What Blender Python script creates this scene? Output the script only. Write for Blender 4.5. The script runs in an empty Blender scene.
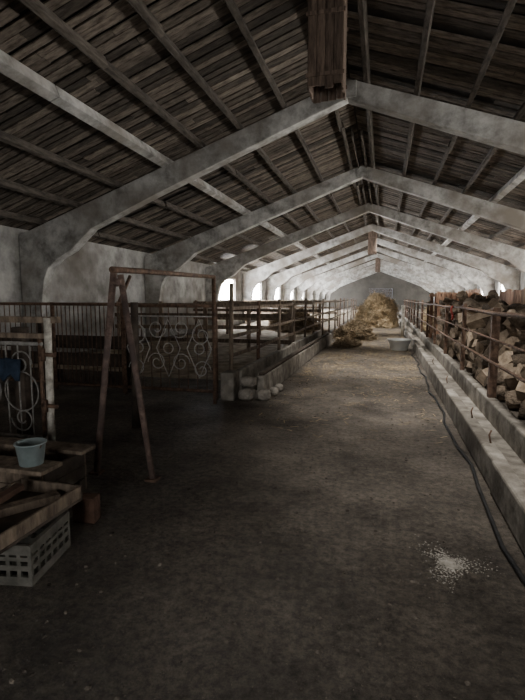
import bpy, bmesh, math, random
from mathutils import Vector, Matrix, noise
random.seed(7)
R=random.random
def U(a,b): return a+(b-a)*random.random()

# ---------------- materials ----------------
def mat(name, c1, c2, scale=5, rough=0.85, bump=0.3, c3=None, stretch=(1,1,1), island=0.0, metal=0.0, detail=8, bscale=None, lo=0.35, hi=0.65, spec=0.3, bdist=0.02):
    m=bpy.data.materials.new(name); m.use_nodes=True
    nt=m.node_tree; N=nt.nodes; L=nt.links
    b=N["Principled BSDF"]; b.inputs["Roughness"].default_value=rough; b.inputs["Metallic"].default_value=metal
    b.inputs["Specular IOR Level"].default_value=spec
    tc=N.new("ShaderNodeTexCoord"); mp=N.new("ShaderNodeMapping"); mp.inputs["Scale"].default_value=stretch
    L.new(tc.outputs["Object"],mp.inputs["Vector"])
    n=N.new("ShaderNodeTexNoise"); n.inputs["Scale"].default_value=scale; n.inputs["Detail"].default_value=detail; n.inputs["Roughness"].default_value=0.65
    L.new(mp.outputs[0],n.inputs["Vector"])
    r=N.new("ShaderNodeValToRGB"); r.color_ramp.elements[0].position=lo; r.color_ramp.elements[1].position=hi
    r.color_ramp.elements[0].color=(*c1,1); r.color_ramp.elements[1].color=(*c2,1)
    L.new(n.outputs["Fac"],r.inputs["Fac"])
    out=r.outputs["Color"]
    if c3:
        n2=N.new("ShaderNodeTexNoise"); n2.inputs["Scale"].default_value=scale*0.23; n2.inputs["Detail"].default_value=6
        L.new(mp.outputs[0],n2.inputs["Vector"])
        r2=N.new("ShaderNodeValToRGB"); r2.color_ramp.elements[0].position=0.45; r2.color_ramp.elements[1].position=0.68
        L.new(n2.outputs["Fac"],r2.inputs["Fac"])
        mx=N.new("ShaderNodeMixRGB"); mx.inputs["Color2"].default_value=(*c3,1)
        L.new(r2.outputs["Color"],mx.inputs["Fac"]); L.new(out,mx.inputs["Color1"]); out=mx.outputs["Color"]
    if island>0:
        g=N.new("ShaderNodeNewGeometry"); mr=N.new("ShaderNodeMapRange")
        mr.inputs["To Min"].default_value=1-island; mr.inputs["To Max"].default_value=1+island
        L.new(g.outputs["Random Per Island"],mr.inputs["Value"])
        mx=N.new("ShaderNodeMixRGB"); mx.blend_type='MULTIPLY'; mx.inputs["Fac"].default_value=1
        L.new(out,mx.inputs["Color1"]); L.new(mr.outputs[0],mx.inputs["Color2"]); out=mx.outputs["Color"]
    L.new(out,b.inputs["Base Color"])
    if bump>0:
        nb=N.new("ShaderNodeTexNoise"); nb.inputs["Scale"].default_value=bscale or scale*3; nb.inputs["Detail"].default_value=8
        L.new(mp.outputs[0],nb.inputs["Vector"])
        bp=N.new("ShaderNodeBump"); bp.inputs["Strength"].default_value=bump; bp.inputs["Distance"].default_value=bdist
        L.new(nb.outputs["Fac"],bp.inputs["Height"]); L.new(bp.outputs[0],b.inputs["Normal"])
    return m
def emis(name,col,s):
    m=bpy.data.materials.new(name); m.use_nodes=True
    nt=m.node_tree; b=nt.nodes["Principled BSDF"]
    b.inputs["Base Color"].default_value=(0.8,0.85,0.9,1)
    b.inputs["Emission Color"].default_value=(*col,1); b.inputs["Emission Strength"].default_value=s
    return m
M={}
M['white']=mat("whitewashed_concrete",(0.17,0.165,0.15),(0.55,0.54,0.515),2.8,0.9,0.6,c3=(0.21,0.185,0.155),lo=.33,hi=.62)
M['wall']=mat("dirty_plaster",(0.18,0.175,0.163),(0.50,0.49,0.47),1.6,0.9,0.5,c3=(0.13,0.112,0.095))
M['conc']=mat("trough_concrete",(0.13,0.115,0.095),(0.38,0.35,0.305),5,0.9,0.7,c3=(0.10,0.085,0.07))
M['roofwood']=mat("roof_boards",(0.045,0.036,0.028),(0.155,0.13,0.105),3,0.9,0.3,stretch=(1.5,6,1.5),island=0.65)
M['sheet']=mat("roof_sheet",(0.02,0.018,0.017),(0.05,0.045,0.04),3,0.9,0)
M['purlin']=mat("purlin_wood",(0.045,0.038,0.031),(0.14,0.12,0.10),4,0.9,0.3,stretch=(4,1,4),island=0.3)
M['wood']=mat("weathered_wood",(0.08,0.06,0.045),(0.25,0.195,0.145),5,0.85,0.4,stretch=(3,3,1),island=0.35)
M['redwood']=mat("reddish_planks",(0.17,0.09,0.058),(0.45,0.28,0.185),5,0.85,0.4,stretch=(3,3,0.7),island=0.45)
M['darkwood']=mat("dark_wood",(0.030,0.023,0.018),(0.09,0.07,0.055),5,0.85,0.4,island=0.3)
M['duct']=mat("vent_wood",(0.06,0.042,0.032),(0.20,0.145,0.11),4,0.85,0.4,stretch=(6,6,0.8),island=0.3)
M['rust']=mat("rusty_metal",(0.06,0.036,0.026),(0.20,0.125,0.085),14,0.7,0.3,metal=0.15)
M['pink']=mat("old_red_paint",(0.08,0.052,0.044),(0.23,0.16,0.13),18,0.7,0.3,c3=(0.07,0.05,0.045))
M['whitepaint']=mat("chipped_white_paint",(0.24,0.21,0.17),(0.70,0.67,0.60),12,0.6,0.3)
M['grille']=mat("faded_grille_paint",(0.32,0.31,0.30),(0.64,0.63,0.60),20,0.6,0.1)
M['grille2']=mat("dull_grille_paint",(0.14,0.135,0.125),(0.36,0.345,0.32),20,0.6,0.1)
M['hay']=mat("hay",(0.21,0.15,0.085),(0.58,0.46,0.29),12,0.95,0.8,island=0.45,bdist=0.05)
M['haydark']=mat("old_hay",(0.11,0.08,0.048),(0.34,0.26,0.165),12,0.95,0.8,island=0.45,bdist=0.05)
M['straw']=mat("straw_bedding",(0.18,0.145,0.10),(0.50,0.43,0.33),3,0.95,0.8,bdist=0.05,bscale=25)
M['barkm']=mat("log_bark",(0.07,0.053,0.038),(0.23,0.18,0.133),10,0.95,0.8,island=0.45,bdist=0.04)
M['cut']=mat("cut_wood",(0.18,0.135,0.095),(0.44,0.35,0.26),8,0.9,0.3,island=0.5)
M['enamel']=mat("white_enamel",(0.80,0.82,0.80),(0.9,0.92,0.9),6,0.35,0.0,spec=0.5)
M['bucket']=mat("grey_blue_bucket",(0.20,0.25,0.25),(0.30,0.35,0.355),6,0.5,0.05)
M['plastic']=mat("dirty_grey_plastic",(0.065,0.062,0.052),(0.16,0.15,0.13),9,0.7,0.2)
M['brick']=mat("red_brick",(0.07,0.04,0.028),(0.15,0.085,0.06),10,0.9,0.5)
M['stone']=mat("rough_stone",(0.15,0.135,0.115),(0.38,0.345,0.30),8,0.9,0.8,bdist=0.04)
M['blue']=mat("blue_cloth",(0.012,0.022,0.04),(0.035,0.055,0.09),8,0.9,0.5)
M['redcloth']=mat("red_cloth",(0.25,0.03,0.02),(0.40,0.07,0.05),8,0.9,0.5)
M['rubber']=mat("black_rubber",(0.012,0.012,0.012),(0.03,0.03,0.03),8,0.6,0.0)
M['lime']=mat("lime_powder",(0.30,0.28,0.24),(0.50,0.47,0.42),20,0.95,0.3)
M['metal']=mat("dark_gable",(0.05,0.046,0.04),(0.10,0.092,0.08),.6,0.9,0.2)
M['clod']=mat("dirt_clod",(0.05,0.042,0.035),(0.15,0.127,0.103),20,0.95,0.5,island=.5)
M['glassL']=emis("daylight_glass",(0.97,0.98,1.0),95)
M['glassR']=emis("daylight_glass_right",(1.0,0.97,.92),27)

# floor
def floor_mat():
    m=bpy.data.materials.new("dirt_floor"); m.use_nodes=True
    nt=m.node_tree; N=nt.nodes; L=nt.links; b=N["Principled BSDF"]
    tc=N.new("ShaderNodeTexCoord")
    def nz(s,d=8,ro=.6):
        n=N.new("ShaderNodeTexNoise"); n.inputs["Scale"].default_value=s; n.inputs["Detail"].default_value=d; n.inputs["Roughness"].default_value=ro
        L.new(tc.outputs["Object"],n.inputs["Vector"]); return n
    def ramp(n,p0,c0,p1,c1):
        r=N.new("ShaderNodeValToRGB"); r.color_ramp.elements[0].position=p0; r.color_ramp.elements[1].position=p1
        r.color_ramp.elements[0].color=(*c0,1); r.color_ramp.elements[1].color=(*c1,1)
        L.new(n.outputs["Fac"],r.inputs["Fac"]); return r
    a=ramp(nz(1.3,10,.7),.36,(0.066,0.056,0.047),.66,(0.205,0.178,0.150))
    f=ramp(nz(20,14,.85),.42,(0.45,0.45,0.45),.60,(1.5,1.46,1.40))
    mx=N.new("ShaderNodeMixRGB"); mx.blend_type='MULTIPLY'; mx.inputs[0].default_value=1
    L.new(a.outputs[0],mx.inputs[1]); L.new(f.outputs[0],mx.inputs[2])
    sp=ramp(nz(60,5,.65),.64,(0,0,0),.70,(1,1,1))
    mx2=N.new("ShaderNodeMixRGB"); mx2.inputs[2].default_value=(0.32,0.28,0.22,1)
    L.new(sp.outputs[0],mx2.inputs[0]); L.new(mx.outputs[0],mx2.inputs[1])
    L.new(mx2.outputs[0],b.inputs["Base Color"])
    rr=ramp(nz(0.9,5),.4,(.5,.5,.5),.6,(.8,.8,.8)); L.new(rr.outputs[0],b.inputs["Roughness"])
    b.inputs["Specular IOR Level"].default_value=0.35
    bn=nz(16,12,.75); bp=N.new("ShaderNodeBump"); bp.inputs["Strength"].default_value=1; bp.inputs["Distance"].default_value=.06
    L.new(bn.outputs["Fac"],bp.inputs["Height"])
    bn2=nz(2.6,5,.5); bp2=N.new("ShaderNodeBump"); bp2.inputs["Strength"].default_value=.8; bp2.inputs["Distance"].default_value=.12
    L.new(bn2.outputs["Fac"],bp2.inputs["Height"]); L.new(bp.outputs[0],bp2.inputs["Normal"]); L.new(bp2.outputs[0],b.inputs["Normal"])
    return m
M['floor']=floor_mat()

# ---------------- mesh helpers ----------------
class B:
    def __init__(s,name,*mats):
        s.bm=bmesh.new(); s.name=name; s.mats=mats
    def box(s,c,size,mi=0,rot=None):
        mt=Matrix.Translation(Vector(c))
        if rot is not None: mt=mt@ (rot if isinstance(rot,Matrix) else Matrix.Rotation(rot,4,'Z'))
        r=bmesh.ops.create_cube(s.bm,size=1,matrix=mt@Matrix.Diagonal((*size,1)))
        for v in r['verts']:
            for f in v.link_faces: f.material_index=mi
        return r['verts']
    def b2(s,lo,hi,mi=0):
        c=[(a+b)/2 for a,b in zip(lo,hi)]; return s.box(c,[abs(b-a) for a,b in zip(lo,hi)],mi)
    def beam(s,p,q,w,h,mi=0,roll=0):
        p=Vector(p);q=Vector(q);d=q-p;l=d.length
        rot=d.to_track_quat('Y','Z').to_matrix().to_4x4()
        if roll: rot=rot@Matrix.Rotation(roll,4,'Y')
        return s.box((p+q)/2,(w,l,h),mi,rot)
    def tube(s,pts,r,mi=0,seg=8,cap=True,closed=False):
        pts=[Vector(p) for p in pts]; n=len(pts); rings=[]
        rr=r if isinstance(r,(list,tuple)) else [r]*n
        up=None
        for i,p in enumerate(pts):
            if closed: d=pts[(i+1)%n]-pts[i-1]
            else: d=(pts[min(i+1,n-1)]-pts[max(i-1,0)])
            d.normalize()
            if up is None:
                up=Vector((0,0,1)) if abs(d.z)<.9 else Vector((1,0,0))
            a=d.cross(up); 
            if a.length<1e-4: a=d.cross(Vector((0.3,1,0.2)))
            a.normalize(); b=a.cross(d).normalized(); up=b
            rings.append([s.bm.verts.new(p+rr[i]*(a*math.cos(t)+b*math.sin(t))) for t in [2*math.pi*k/seg for k in range(seg)]])
        m=n if closed else n-1
        for i in range(m):
            A=rings[i];C=rings[(i+1)%n]
            for k in range(seg):
                f=s.bm.faces.new((A[k],A[(k+1)%seg],C[(k+1)%seg],C[k])); f.material_index=mi; f.smooth=True
        if cap and not closed:
            f=s.bm.faces.new(rings[0][::-1]); f.material_index=mi
            f=s.bm.faces.new(rings[-1]); f.material_index=mi
        return rings
    def lathe(s,c,prof,mi=0,seg=24):
        c=Vector(c); rings=[]
        for (r,z) in prof:
            rings.append([s.bm.verts.new(c+Vector((r*math.cos(2*math.pi*k/seg),r*math.sin(2*math.pi*k/seg),z))) for k in range(seg)])
        for i in range(len(prof)-1):
            for k in range(seg):
                f=s.bm.faces.new((rings[i][k],rings[i][(k+1)%seg],rings[i+1][(k+1)%seg],rings[i+1][k])); f.smooth=True; f.material_index=mi
        f=s.bm.faces.new(rings[0][::-1]); f.material_index=mi
        f=s.bm.faces.new(rings[-1]); f.material_index=mi
    def done(s,bevel=0,parent=None):
        bmesh.ops.recalc_face_normals(s.bm,faces=s.bm.faces)
        me=bpy.data.meshes.new(s.name); s.bm.to_mesh(me); s.bm.free()
        o=bpy.data.objects.new(s.name,me)
        for k in s.mats: me.materials.append(M[k])
        bpy.context.collection.objects.link(o)
        if bevel:
            md=o.modifiers.new("bevel",'BEVEL'); md.width=bevel; md.segments=2; md.limit_method='ANGLE'
        if parent: o.parent=parent
        return o

XR=-0.8; HS=7.7; SL=0.347; ZT=5.7
Y0=-6.0; Y1=69.6
def roofz(x): return ZT-SL*abs(x-XR)
XL=XR-HS; XRR=XR+HS

# floor
b=B("floor",'floor'); b.b2((XL-.3,Y0-.3,-.2),(XRR+.3,Y1+.3,0)); b.done()
def bedding(name,x0,x1,y0,y1):
    b=B(name,'straw'); nx,ny=14,60
    g=[[b.bm.verts.new((x0+(x1-x0)*i/nx,y0+(y1-y0)*j/ny,.005+(.10*abs(noise.noise(Vector((i*.9,j*.7,x0)))) if 0<i<nx and 0<j<ny else 0))) for j in range(ny+1)] for i in range(nx+1)]
    for i in range(nx):
        for j in range(ny):
            f=b.bm.faces.new((g[i][j],g[i+1][j],g[i+1][j+1],g[i][j+1])); f.smooth=True
    b.done()
bedding("straw_bedding",-8.0,-2.5,8.2,60)
bedding("straw_bedding",3.5,6.4,6,60)

# frames
fy=[-2.4+6*i for i in range(13)]
def frame(y,i):
    b=B("portal_frame",'white')
    for sg in (-1,1):
        prof=[(0,ZT),(HS-.02,ZT-SL*HS),(HS-.02,0),(HS-.38,0)]
        prof+=[(HS-.62,1.7),(HS-.68,2.0),(HS-.80,2.25),(HS-1.05,2.46),(HS-1.45,2.66),(HS-2.0,ZT-SL*(HS-2.0)-.60),(HS-3.6,ZT-SL*(HS-3.6)-.50),(0,ZT-.36)]
        th=.14
        A=[b.bm.verts.new((XR+sg*d,y-th,z)) for d,z in prof]
        C=[b.bm.verts.new((XR+sg*d,y+th,z)) for d,z in prof]
        n=len(prof)
        b.bm.faces.new(A); b.bm.faces.new(C)
        for k in range(n): b.bm.faces.new((A[k],A[(k+1)%n],C[(k+1)%n],C[k]))
    b.box((XR,y,ZT-.20),(.34,.34,.30))
    b.done(.015)
for i,y in enumerate(fy): frame(y,i)

# roof (ceiling): sheet + boards
b=B("ceiling",'sheet','roofwood')
PT=.17
for sg in (-1,1):
    e=HS+.25
    v=[(XR,Y0-.3,ZT+PT+.06),(XR+sg*e,Y0-.3,ZT+PT+.06-SL*e),(XR+sg*e,Y1+.3,ZT+PT+.06-SL*e),(XR,Y1+.3,ZT+PT+.06)]
    lo=[b.bm.verts.new(p) for p in v]; hi=[b.bm.verts.new((p[0],p[1],p[2]+.05)) for p in v]
    b.bm.faces.new(lo); b.bm.faces.new(hi)
    for k in range(4): b.bm.faces.new((lo[k],lo[(k+1)%4],hi[(k+1)%4],hi[k]))
    y=Y0
    while y<Y1:
        w=U(.11,.17)
        cuts=[0.02,U(2.2,3.6),U(4.6,6.2),HS+.2]
        for a,c in zip(cuts[:-1],cuts[1:]):
            if R()<.02: continue
            dz=U(-.006,.006); jy=U(-.01,.01)
            b.beam((XR+sg*a,y+jy,ZT+PT+.025-SL*a+dz),(XR+sg*(c-.01),y+jy+U(-.015,.015),ZT+PT+.025-SL*(c-.01)+dz),w,.022,1)
        y+=w+U(.02,.05)
b.done()

# purlins
for sg in (-1,1):
    for off in (.35,1.27,2.17,3.0,3.85,5.0,6.1,7.1):
        pale=(off==3.85)
        b=B("concrete_purlin" if pale else "roof_purlin",'white' if pale else 'purlin')
        y=Y0
        x=XR+sg*off; z=ZT-SL*off
        while y<Y1:
            y2=min(y+6,Y1)
            if pale: b.beam((x,y,z+.075),(x,y2-.02,z+.075),.17,.18,roll=sg*math.atan(SL))
            else:
                j=U(-.04,.04); b.beam((x+j,max(y-.25,Y0),z+.085),(x+U(-.04,.04),y2,z+.085),.09,.14,roll=sg*math.atan(SL))
            y=y2
        b.done(.01)

b=B("ridge_board",'purlin')
for i in range(12):
    y=Y0+6*i+.4
    if i in (2,5,9): continue
    b.beam((XR+.12,y,ZT-.0),(XR+.12,y+5.2,ZT-.0),.04,.2)
    b.beam((XR-.12,y,ZT-.0),(XR-.12,y+5.2,ZT-.0),.04,.2)
b.done()

# vent shafts
def vent(x,y,zb,w=.46):
    b=B("ventilation_shaft",'duct','sheet')
    zt=ZT+.6
    n=4
    for sx,sy in ((0,-1),(0,1),(-1,0),(1,0)):
        for k in range(n):
            o=(k+.5)/n*w-w/2; ww=w/n-.006; dz=U(-.04,.02)
            if sx==0: b.b2((x+o-ww/2,y+sy*w/2-.012,zb+dz),(x+o+ww/2,y+sy*w/2+.012,zt))
            else: b.b2((x+sx*w/2-.012,y+o-ww/2,zb+dz),(x+sx*w/2+.012,y+o+ww/2,zt))
    for zz in (zb+.12,zb+.9):
        b.b2((x-w/2-.03,y-w/2-.03,zz),(x+w/2+.03,y-w/2-.005,zz+.05))
        b.b2((x-w/2-.03,y+w/2+.005,zz),(x+w/2+.03,y+w/2+.03,zz+.05))
    b.b2((x-w/2,y-w/2,zb+.5),(x+w/2,y+w/2,zb+.52),1)
    b.done(.003)
vent(-.87,6.9,4.42); vent(XR,28.3,4.1); vent(XR,49.6,4.2)

# walls with window openings
def sidewall(name,x,sgn,wins,z0=1.45,z1=2.55):
    b=B(name,'wall')
    xo=x; xi=x+sgn*.25
    zt=roofz(x)+PT
    y=Y0
    for (a,c) in wins:
        b.b2((xo,y,0),(xi,a,zt)); b.b2((xo,a,0),(xi,c,z0)); b.b2((xo,a,z1),(xi,c,zt)); y=c
    b.b2((xo,y,0),(xi,Y1,zt)); b.done()
LW=[(fy[i]+1.2,fy[i]+4.6) for i in (4,5,6,7,8,9,10,11)]
RW=[(fy[i]+1.1,fy[i]+4.7) for i in range(1,12)]
sidewall("wall_left",XL,-1,LW,1.4,2.65)
sidewall("wall_right",XRR,1,RW,1.3,2.6)
k=0
for (lst,x,sg,mt,z0,z1) in ((LW,XL,-1,'glassL',1.4,2.65),(RW,XRR,1,'glassR',1.3,2.6)):
    for (a,c) in lst:
        k+=1
        b=B("window_%d"%k,mt,'whitepaint')
        xx=x+sg*.16
        b.b2((xx,a,z0),(xx+sg*.01,c,z1))
        xf=x+sg*.11
        for zz in (z0+.03,z1-.03): b.b2((xf-.03,a,zz-.03),(xf+.03,c,zz+.03),1)
        for t in (0,1/3,2/3,1):
            yy=a+.03+(c-a-.06)*t; b.b2((xf-.025,yy-.03,z0),(xf+.025,yy+.03,z1),1)
        b.done()
def gable(name,y,door):
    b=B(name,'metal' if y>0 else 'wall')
    x0,x1,h=door
    t=.2 if y>0 else -.2
    def prism(pts):
        A=[b.bm.verts.new((p[0],y,p[1])) for p in pts]; C=[b.bm.verts.new((p[0],y+t,p[1])) for p in pts]; n=len(pts)
        b.bm.faces.new(A); b.bm.faces.new(C)
        for i in range(n): b.bm.faces.new((A[i],A[(i+1)%n],C[(i+1)%n],C[i]))
    prism([(XL,0),(x0,0),(x0,roofz(x0)+PT),(XL,roofz(XL)+PT)])
    prism([(x1,0),(XRR,0),(XRR,roofz(XRR)+PT),(x1,roofz(x1)+PT)])
    prism([(x0,h),(x1,h),(x1,roofz(x1)+PT),(XR,ZT+PT),(x0,roofz(x0)+PT)])
    b.done()
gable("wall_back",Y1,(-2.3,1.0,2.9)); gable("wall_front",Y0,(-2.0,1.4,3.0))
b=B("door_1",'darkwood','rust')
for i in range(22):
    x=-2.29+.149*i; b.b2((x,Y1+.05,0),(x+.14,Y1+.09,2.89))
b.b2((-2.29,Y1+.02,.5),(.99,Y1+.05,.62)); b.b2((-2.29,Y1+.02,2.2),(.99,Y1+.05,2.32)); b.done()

# ---------------- right feed trough + rail ----------------
b=B("feed_trough",'conc')
y=-2.0
while y<40:
    y2=y+U(2.9,3.0)
    j=U(-.012,.012)
    b.b2((.86+j,y,0),(.98+j,y2-.012,.27+U(-.006,.006)))
    b.b2((.97,y,0),(1.30,y2-.001,.08))
    b.b2((1.24+j,y,0),(1.36+j,y2-.012,.33+U(-.006,.006)))
    y=y2
b.done(.02)
b=B("pen_railing",'rust','whitepaint')
ys=[-.7+2.3*i for i in range(16)]
for i,y in enumerate(ys):
    w=.032 if i!=3 else .045
    b.b2((1.31-w,y-w,.31),(1.31+w,y+w,1.44+U(-.02,.04)))
for z,r in ((1.38,.024),(1.06,.014),(.78,.018)):
    b.tube([(1.265,y,z+U(-.015,.015)) for y in ys],r)
b.done()
b=B("tether_ring",'rust')
for y in (2.3,3.0,4.4,5.3,7.4,9.5):
    b.tube([(.95,y,.25),(.93,y,.34),(.95,y+.02,.38)],.008,seg=6)
b.done()
b=B("rubber_hose",'rubber')
b.tube([(.78+.03*math.sin(t*1.3)+.02*math.sin(t*3.1),-1+t*.5,.018) for t in range(0,30)],.014,seg=8); b.done()
b=B("red_rag",'redcloth')
g=[[b.bm.verts.new((1.225-.01*math.sin(i*1.7)-.015*math.sin(j),9.3+.2*i/6,1.40-.26*j/6+.01*math.sin(i))) for j in range(7)] for i in range(7)]
for i in range(6):
    for j in range(6): b.bm.faces.new((g[i][j],g[i+1][j],g[i+1][j+1],g[i][j+1])).smooth=True
o=b.done(); md=o.modifiers.new("s",'SOLIDIFY'); md.thickness=.01

# firewood
b=B("firewood_pile",'barkm','cut')
def log(p,d,L,r):
    p=Vector(p); d=Vector(d).normalized()
    n=random.choice((4,5,6,8,8))
    rings=b.tube([p,p+d*L*.5+Vector((U(-.02,.02),U(-.02,.02),U(-.02,.02))),p+d*L],[r*U(.9,1.05),r,r*U(.85,1.05)],0,seg=n)
    for rg in rings:
        for v in rg: v.co+=Vector((U(-1,1),U(-1,1),U(-1,1)))*r*.16
    for rg in (rings[0],rings[-1]):
        for f in rg[0].link_faces:
            if len(f.verts)==n and all(v in f.verts for v in rg): f.material_index=1
            if n<6: f.smooth=False
    if n<6:
        for rg in rings:
            for v in rg:
                for f in v.link_faces: f.smooth=False; f.material_index=1 if R()<.2 else f.material_index
z=.14
while z<1.2:
    y=4.3+U(0,.1)
    while y<16.5:
        r=U(.09,.21)
        hm=1.15+.14*math.sin(y*1.7)+.12*math.sin(y*4.1)
        if z<hm:
            log((U(1.62,1.9)+.15*z,y+r,z+U(-.03,.03)),(1,U(-.7,.7),U(-.3,.3)),U(.4,.65),r)
        y+=2*r*.9
    z+=.23
for i in range(130):
    y=U(4.6,16); x=U(1.95,2.6)
    log((x,y,1.05+U(0,.32)-(x-2)*.1),(U(-.6,.6),U(-1,1),U(-.3,.4)),U(.35,.6),U(.07,.15))
b.b2((2.1,4.6,0),(2.9,16.0,.95))
b.done()

b=B("plank_partition",'redwood')
y=5.5
while y<34:
    w=U(.13,.2); h=1.74+.14*math.sin(int(y/3.1)*2.3)+U(-.04,.04)
    b.b2((3.35,y,.0),(3.38,y+w,h)); y+=w+U(.01,.05)
for z in (.4,1.0,1.5): b.b2((3.38,5.5,z),(3.43,34,z+.1))
b.done()
b=B("wooden_pallet",'redwood')
for (px,py) in ((1.75,17.4),(1.7,19.3)):
    for k in range(8):
        b.b2((px+k*.17,py,0.0),(px+k*.17+.13,py+.03,1.75+U(-.03,.03)))
    for z in (.2,.95,1.6): b.b2((px-.03,py+.03,z),(px+1.35,py+.1,z+.1))
b.done()

# ---------------- left curb trough ----------------
b=B("left_feed_trough",'conc','darkwood')
y=6.9
while y<15.6:
    y2=y+U(1.4,1.8)
    b.b2((-1.90,y,0),(-1.78,y2-.02,.33+U(-.02,.02)))
    b.b2((-2.25,y,0),(-2.15,y2-.02,.42+U(-.02,.02)))
    b.b2((-2.16,y,0),(-1.89,y2-.002,.12))
    y=y2
b.beam((-1.84,6.95,.37),(-1.84,16,.37),.1,.05,1)
b.done(.02)
b=B("stone_block",'stone')
def rock(c,s):
    r=bmesh.ops.create_icosphere(b.bm,subdivisions=2,radius=1,matrix=Matrix.Translation(c)@Matrix.Diagonal((*s,1)))
    for v in r['verts']:
        d=(v.co-Vector(c)); m=max(abs(d.x)/s[0],abs(d.y)/s[1],abs(d.z)/s[2])
        v.co=Vector(c)+d*(0.55+.45/max(m,.4))*(1+.12*noise.noise(v.co*6))*.9
for c,s in (((-2.0,6.68,.1),(.14,.14,.11)),((-1.74,6.75,.08),(.11,.12,.09)),((-1.98,6.70,.29),(.15,.12,.09)),((-1.67,7.1,.07),(.08,.1,.08)),((-1.68,7.5,.06),(.08,.12,.07))):
    rock(Vector(c),s)
b.done()
b=B("concrete_post_stub",'conc'); b.b2((-2.38,6.56,0),(-2.17,6.86,.43)); b.done(.02)

b=B("pen_fence",'wood','rust')
ys=[6.95,8.6,10.4,12.2,14.0,15.9,18.2,20.5,23,25.5,28,31,34,37,40]
for i,y in enumerate(ys):
    b.tube([(-2.34,y,.0),(-2.34+U(-.03,.03),y,1.45+U(-.05,.12)+(.25 if i==0 else 0))],.035,0 if R()<.5 else 1)
for z in (1.38,.95,.62):
    for a,c in zip(ys[:-1],ys[1:]):
        b.beam((-2.34,a,z+U(-.02,.02)),(-2.34,c+.05,z+U(-.02,.02)),.04,.055,0)
b.done()
for yy in (12.6,18.6,26.0):
    b=B("pen_divider",'wood')
    for x in (-7.8,-6.4,-5.0,-3.7,-2.5):
        b.b2((x-.05,yy-.05,0),(x+.05,yy+.05,1.45))
    for z in (.35,.7,1.05,1.35):
        b.beam((-7.9,yy-.07,z),(-2.45,yy-.07,z+U(-.04,.04)),.03,.11)
    b.done()

# ornamental gate
def scroll(b,cx,cz,y,r,r2=None,mi=1,a0=0,turns=1.4,sx=1):
    pts=[]
    n=26
    for i in range(n+1):
        t=i/n; a=a0+turns*2*math.pi*t; rr=r*(1-.75*t)
        pts.append((cx+sx*rr*math.cos(a),y,cz+rr*math.sin(a)))
    b.tube(pts,.008,mi,seg=5)
def ring(b,cx,cz,y,r,mi=1):
    b.tube([(cx+r*math.cos(t),y,cz+r*math.sin(t)) for t in [2*math.pi*k/20 for k in range(20)]],.008,mi,seg=5,closed=True)
def gate(name,x0,x1,y,z0,z1,orn=True,nb=12):
    b=B(name,'rust','grille')
    for p,q in (((x0,y,z0),(x1,y,z0)),((x0,y,z1),(x1,y,z1)),((x0,y,0.0),(x0,y,z1+.03)),((x1,y,0.0),(x1,y,z1+.03))):
        b.tube([p,q],.026)
    for i in range(1,nb):
        x=x0+(x1-x0)*i/nb
        b.tube([(x,y,z0),(x,y,z1)],.008,0,seg=6)
    if orn:
        w=x1-x0; cx=(x0+x1)/2
        for sx in (-1,1):
            for (dx,cz,r,a0) in ((.2,1.08,.16,math.pi),(.2,.55,.16,0),(.55,.98,.17,math.pi/2),(.55,.45,.15,0)):
                scroll(b,cx+sx*dx,cz,y-.02,r,a0=a0,sx=sx)
        for dx in (-w*.33,0,w*.33):
            cz=(z0+z1)/2; h=.45; q=.2
            b.tube([(cx+dx,y-.03,cz+h),(cx+dx+q,y-.03,cz),(cx+dx,y-.03,cz-h),(cx+dx-q,y-.03,cz)],.009,1,seg=5,closed=True)
            ring(b,cx+dx,cz,y-.03,.08)
        b.tube([(x0,y-.01,z1-.16),(x1,y-.01,z1-.16)],.010,1,seg=6)
    b.done()
gate("ornamental_gate",-4.02,-2.46,6.62,.12,1.43,True,10)
gate("bar_gate",-5.4,-4.10,6.7,.1,1.45,False,16)
gate("bar_gate",-7.9,-5.5,6.8,.1,1.45,False,22)
b=B("pen_boards",'darkwood')
for z in (.2,.5,.8): b.beam((-7.9,6.95,z),(-4.1,6.9,z),.03,.22)
for x in (-7.7,-5.9,-4.15): b.b2((x-.05,6.96,0),(x+.05,7.06,1.2))
b.done()

# A-frame stand
b=B("pipe_stand",'pink','rust')
b.tube([(-2.44,3.49,0),(-2.19,3.48,1.78)],.028,0,seg=12)
b.tube([(-1.88,3.47,0),(-2.13,3.48,1.74)],.026,0,seg=12)
b.tube([(-2.16,3.40,1.78),(-2.18,3.9,1.795),(-2.38,6.35,1.85)],.026,1,seg=12)
b.tube([(-2.38,6.33,0),(-2.38,6.33,1.86)],.030,1,seg=12)
b.tube([(-2.19,3.48,1.68),(-2.11,3.48,1.68)],.035,0,seg=8)
b.box((-2.44,3.49,.01),(.1,.1,.02),1); b.box((-1.88,3.47,.01),(.1,.1,.02),1)
b.tube([(-2.17,3.7,1.74),(-2.16,3.5,1.52)],.015,1,seg=8)
b.done()
b=B("timber_post",'darkwood'); b.tube([(-2.85,4.9,0),(-2.83,4.9,1.5)],[.055,.045]); b.done()

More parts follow.
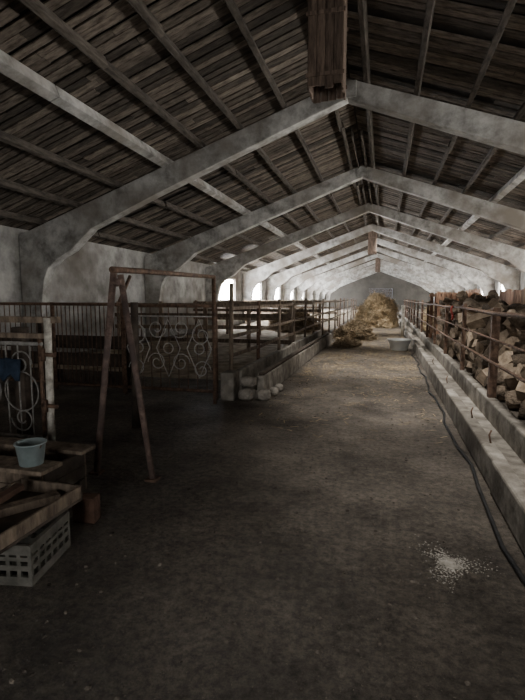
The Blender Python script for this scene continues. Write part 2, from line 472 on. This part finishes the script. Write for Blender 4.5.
# ---- left foreground enclosure ----
b=B("white_gate_post",'whitepaint','rust')
b.tube([(-3.15,3.8,0),(-3.13,3.8,1.36)],.036,0,seg=12)
for z in (.45,.95): b.tube([(-3.15,3.74,z),(-3.15,3.74,z+.12)],.02,1,seg=8); b.tube([(-3.2,3.76,z+.06),(-3.02,3.74,z+.06)],.02,1,seg=8)
b.done()
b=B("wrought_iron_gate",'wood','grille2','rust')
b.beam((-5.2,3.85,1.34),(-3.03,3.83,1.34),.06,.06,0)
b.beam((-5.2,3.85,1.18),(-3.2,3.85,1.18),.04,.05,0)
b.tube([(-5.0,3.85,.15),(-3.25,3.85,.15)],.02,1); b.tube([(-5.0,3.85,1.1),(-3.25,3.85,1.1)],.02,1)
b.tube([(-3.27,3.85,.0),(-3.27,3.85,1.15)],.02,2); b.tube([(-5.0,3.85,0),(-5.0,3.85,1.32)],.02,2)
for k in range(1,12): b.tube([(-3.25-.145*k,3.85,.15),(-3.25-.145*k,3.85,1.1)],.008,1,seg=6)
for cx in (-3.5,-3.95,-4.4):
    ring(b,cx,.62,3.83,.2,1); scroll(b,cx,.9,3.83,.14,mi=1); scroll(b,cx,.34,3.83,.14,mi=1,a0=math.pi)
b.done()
b=B("blue_rag",'blue')
grid=[[b.bm.verts.new((-3.84+.38*i/8,3.78-.05*math.sin(i*1.3)*(1-j/8)-.02,.96-(.20+.03*math.sin(i*1.9))*j/8+.012*math.sin(i*1.4))) for j in range(9)] for i in range(9)]
for i in range(8):
    for j in range(8):
        f=b.bm.faces.new((grid[i][j],grid[i+1][j],grid[i+1][j+1],grid[i][j+1])); f.smooth=True
o=b.done(); md=o.modifiers.new("s",'SOLIDIFY'); md.thickness=.012
b=B("timber_post",'darkwood'); b.b2((-3.75,4.0,0),(-3.62,4.12,1.25)); b.done(.01)
b=B("wooden_trough",'wood','darkwood')
for z in (0.02,.13,.24):
    b.b2((-4.2,2.62,z),(-2.28,2.65,z+.105)); b.b2((-4.2,3.1,z),(-2.28,3.13,z+.105)); b.b2((-2.3,2.65,z),(-2.27,3.1,z+.105),1)
b.b2((-4.2,2.65,.0),(-2.3,3.1,.05),1)
b.b2((-4.2,2.56,.345),(-2.22,2.78,.375)); b.b2((-4.2,3.0,.345),(-2.22,3.18,.375))
b.done(.006)
b=B("bucket",'bucket','rust')
b.lathe((-2.4,2.68,.376),[(.075,0),(.08,.005),(.1,.15),(.108,.152),(.108,.162),(.096,.162),(.078,.02)])
b.tube([(-2.4+.105*math.cos(t),2.66,.376+.155-.09*math.sin(t)*.6) for t in [math.pi*k/12 for k in range(13)]],.004,1,seg=5)
b.done()
b=B("wooden_tray",'darkwood','wood')
x0,x1,y0,y1,z=-2.36,-1.88,1.78,2.53,.235
b.b2((x0,y0,z),(x1,y1,z+.02)); b.b2((x1-.02,y0,z+.02),(x1,y1,z+.10),1); b.b2((x0,y0,z+.02),(x0+.02,y1,z+.10),1)
b.b2((x0,y1-.02,z+.02),(x1,y1,z+.10),1); b.b2((x0,y0,z+.02),(x1,y0+.02,z+.10),1)
b.done(.004)
b=B("wood_scraps",'wood','brick')
b.beam((-2.3,2.0,.282),(-2.0,2.45,.282),.08,.05); b.beam((-2.2,1.9,.33),(-2.25,2.4,.34),.06,.04,1); b.done(.004)
b=B("plastic_crate",'plastic')
rz=Matrix.Rotation(math.radians(10),4,'Z'); T=Matrix.Translation((-2.12,2.12,0))@rz
def cb(lo,hi):
    c=[(a+q)/2 for a,q in zip(lo,hi)]; b.box(T@Vector(c),[q-a for a,q in zip(lo,hi)],0,rz)
hx,hy,hz=.28,.2,.225
cb((-hx,-hy,0),(hx,hy,.015))
for s in (-1,1):
    for z,zh in ((0,.05),(.085,.03),(.14,.022),(.175,.055)): cb((-hx,s*hy-.01,z),(hx,s*hy+.01,z+zh)); cb((s*hx-.01,-hy,z),(s*hx+.01,hy,z+zh))
    for k in range(10):
        x=-hx+2*hx*k/9; cb((x-.011,s*hy-.009,0),(x+.011,s*hy+.009,hz))
    for k in range(7):
        y=-hy+2*hy*k/6; cb((s*hx-.009,y-.011,0),(s*hx+.009,y+.011,hz))
b.done()
b=B("red_brick_block",'brick'); b.box((-1.98,2.70,.09),(.16,.10,.18),0,.15); b.done(.006)

# hay
def hay(name,c,s,n,blade=.22,sub=5,m='hay'):
    b=B(name,m)
    c=Vector(c)
    r=bmesh.ops.create_icosphere(b.bm,subdivisions=sub,radius=1)
    vs=r['verts']
    for v in vs:
        d=v.co.copy(); k=.9+.34*noise.noise(d*1.7+c)+.2*noise.noise(d*4+c)+.10*noise.noise(d*11)
        fl=1+.35*max(0,-d.z)
        v.co=Vector((c.x+d.x*s[0]*k*fl,c.y+d.y*s[1]*k*fl,max(0.0,c.z+d.z*s[2]*k)))
    src=[v.co.copy() for v in vs if v.co.z>.02]
    for i in range(n):
        p=random.choice(src)+Vector((U(-.05,.05),U(-.05,.05),U(-.02,.02)))
        d=Vector((U(-1,1),U(-1,1),U(-.8,.5))).normalized()*blade*U(.4,1)
        w=d.cross(Vector((U(-1,1),U(-1,1),1))).normalized()*.008
        q=[p-d*.5-w,p-d*.5+w,p+d*.5+w,p+d*.5-w]
        for t in q: t.z=max(t.z,.01)
        b.bm.faces.new([b.bm.verts.new(t) for t in q])
    b.done()
hay("hay_heap",(-.35,26,0.5),(1.02,1.2,1.2),7000,.4)
hay("hay_heap",(-1.15,18.2,.0),(.75,1.4,.62),5000,.3,m='haydark')
hay("hay_heap",(-1.15,15.3,.0),(.4,.8,.2),1800,.22,4,m='haydark')
hay("hay_heap",(-4.2,21.8,.1),(1.2,1.5,.9),2500,.35,m='haydark')
hay("hay_heap",(2.4,23.5,.3),(.6,1.5,1.1),2500,.35)
b=B("scattered_straw",'hay')
for i in range(15000):
    y=9+15*R()**.8; x=U(-1.7,.75)
    if R()<.12: y=U(5,11)
    if R()>min(1,(y-4)/9)*(.25+.75*abs(noise.noise(Vector((x*1.5,y*.6,0))))*2.5): continue
    a=U(0,math.pi); l=U(.05,.16); d=Vector((math.cos(a),math.sin(a),0))*l; w=Vector((-math.sin(a),math.cos(a),0))*.005
    p=Vector((x,y,.006+i*1e-6))
    b.bm.faces.new([b.bm.verts.new(q) for q in (p-d*.5-w,p-d*.5+w,p+d*.5+w,p+d*.5-w)])
b.done()
b=B("floor_debris",'clod')
for i in range(1000):
    x=U(-1.75,.7); y=1.2+12*R()**1.3; s=U(.003,.013)*(1+y*.03)
    r=bmesh.ops.create_icosphere(b.bm,subdivisions=1,radius=s,matrix=Matrix.Translation((x,y,s*.3)))
    for v in r['verts']: v.co.z=.002+(v.co.z-.002)*.6; v.co.x+=U(-.3,.3)*s; v.co.y+=U(-.3,.3)*s
b.done()

b=B("enamel_basin",'enamel')
b.lathe((.45,14.4,0.0),[(.22,0),(.24,.02),(.33,.30),(.36,.31),(.36,.33),(.31,.33),(.22,.05),(.01,.045)],seg=32); b.done()
b=B("white_post",'whitepaint'); b.tube([(.72,19.5,0),(.72,19.5,1.25)],.07,0,12); b.done()

b=B("lime_spill",'lime')
for i in range(1700):
    a=U(0,2*math.pi); rr=.12*abs(random.gauss(0,.6))*(1+.5*math.sin(a*3+1)); x=.41+rr*math.cos(a); y=2.76+rr*math.sin(a)*1.15
    s=U(.002,.006); n=6; ph=U(0,6)
    b.bm.faces.new([b.bm.verts.new((x+s*U(.6,1.2)*math.cos(ph+2*math.pi*k/n),y+s*U(.6,1.2)*math.sin(ph+2*math.pi*k/n),.003+i*2e-6)) for k in range(n)])
b.done()
b=B("floor_patch",'floor')
c0=Vector((-.61,2.91,0)); seg=40; rings=[]
for r_,z_ in ((.19,-.01),(.165,.006),(.13,.016),(.10,.004),(.05,.010)):
    rings.append([b.bm.verts.new(c0+Vector((r_*(1+.5*noise.noise(Vector((math.cos(t),math.sin(t),r_*4))*2.5))*math.cos(t),r_*(1+.5*noise.noise(Vector((math.cos(t),math.sin(t),r_*4))*2.5))*math.sin(t)*.8,z_+U(-.003,.003)))) for t in [2*math.pi*k/seg for k in range(seg)]])
for i in range(4):
    for k in range(seg):
        f=b.bm.faces.new((rings[i][k],rings[i][(k+1)%seg],rings[i+1][(k+1)%seg],rings[i+1][k])); f.smooth=True
b.bm.faces.new(rings[-1]); b.done()

# ---------------- lights ----------------
def area(name,loc,rot,sx,sy,p,col=(1,1,1)):
    l=bpy.data.lights.new(name,'AREA'); l.shape='RECTANGLE'; l.size=sx; l.size_y=sy; l.energy=p; l.color=col
    o=bpy.data.objects.new(name,l); o.location=loc; o.rotation_euler=rot; bpy.context.collection.objects.link(o); return o
area("front_fill",(-.3,Y0+.05,1.6),(math.radians(90),0,0),3.2,2.8,240,(1,.97,.92))  # added fill light, in an assumed unseen doorway behind the camera
def spot(loc,tgt,p,ang,rad=.12,col=(1,.96,.90)):  # added spots to brighten the aisle floor, no real fixtures, kept out of view
    l=bpy.data.lights.new("aisle_fill",'SPOT'); l.energy=p; l.spot_size=math.radians(ang); l.spot_blend=1; l.shadow_soft_size=rad; l.color=col
    o=bpy.data.objects.new("aisle_fill",l); o.location=loc; d=Vector(tgt)-Vector(loc); o.rotation_euler=d.to_track_quat('-Z','Y').to_euler(); bpy.context.collection.objects.link(o)
spot((.75,1.4,4.9),(.8,2.4,0),420,52,.3)
spot((.6,4.0,4.75),(.5,4.8,0),700,58,.3)
spot((.4,5.7,4.95),(.3,7.6,0),1500,56,.3)
for y in (9.6,15.6,21.6,27.6):
    spot((-.3,y+.34,5.33),(.0,y+1.6,0),2200,64)
w=bpy.data.worlds.new("World"); bpy.context.scene.world=w; w.use_nodes=True
wn=w.node_tree
wn.nodes["Background"].inputs[0].default_value=(.75,.85,1,1); wn.nodes["Background"].inputs[1].default_value=1.0

# ---------------- camera ----------------
cd=bpy.data.cameras.new("camera"); cam=bpy.data.objects.new("camera",cd); bpy.context.collection.objects.link(cam)
cd.sensor_fit='VERTICAL'; cd.sensor_height=24; cd.lens=24*465/700; cd.clip_end=300
cam.location=(0,0,1.55); cam.rotation_euler=(math.radians(90-6.38),0,math.radians(14.67))
bpy.context.scene.camera=cam
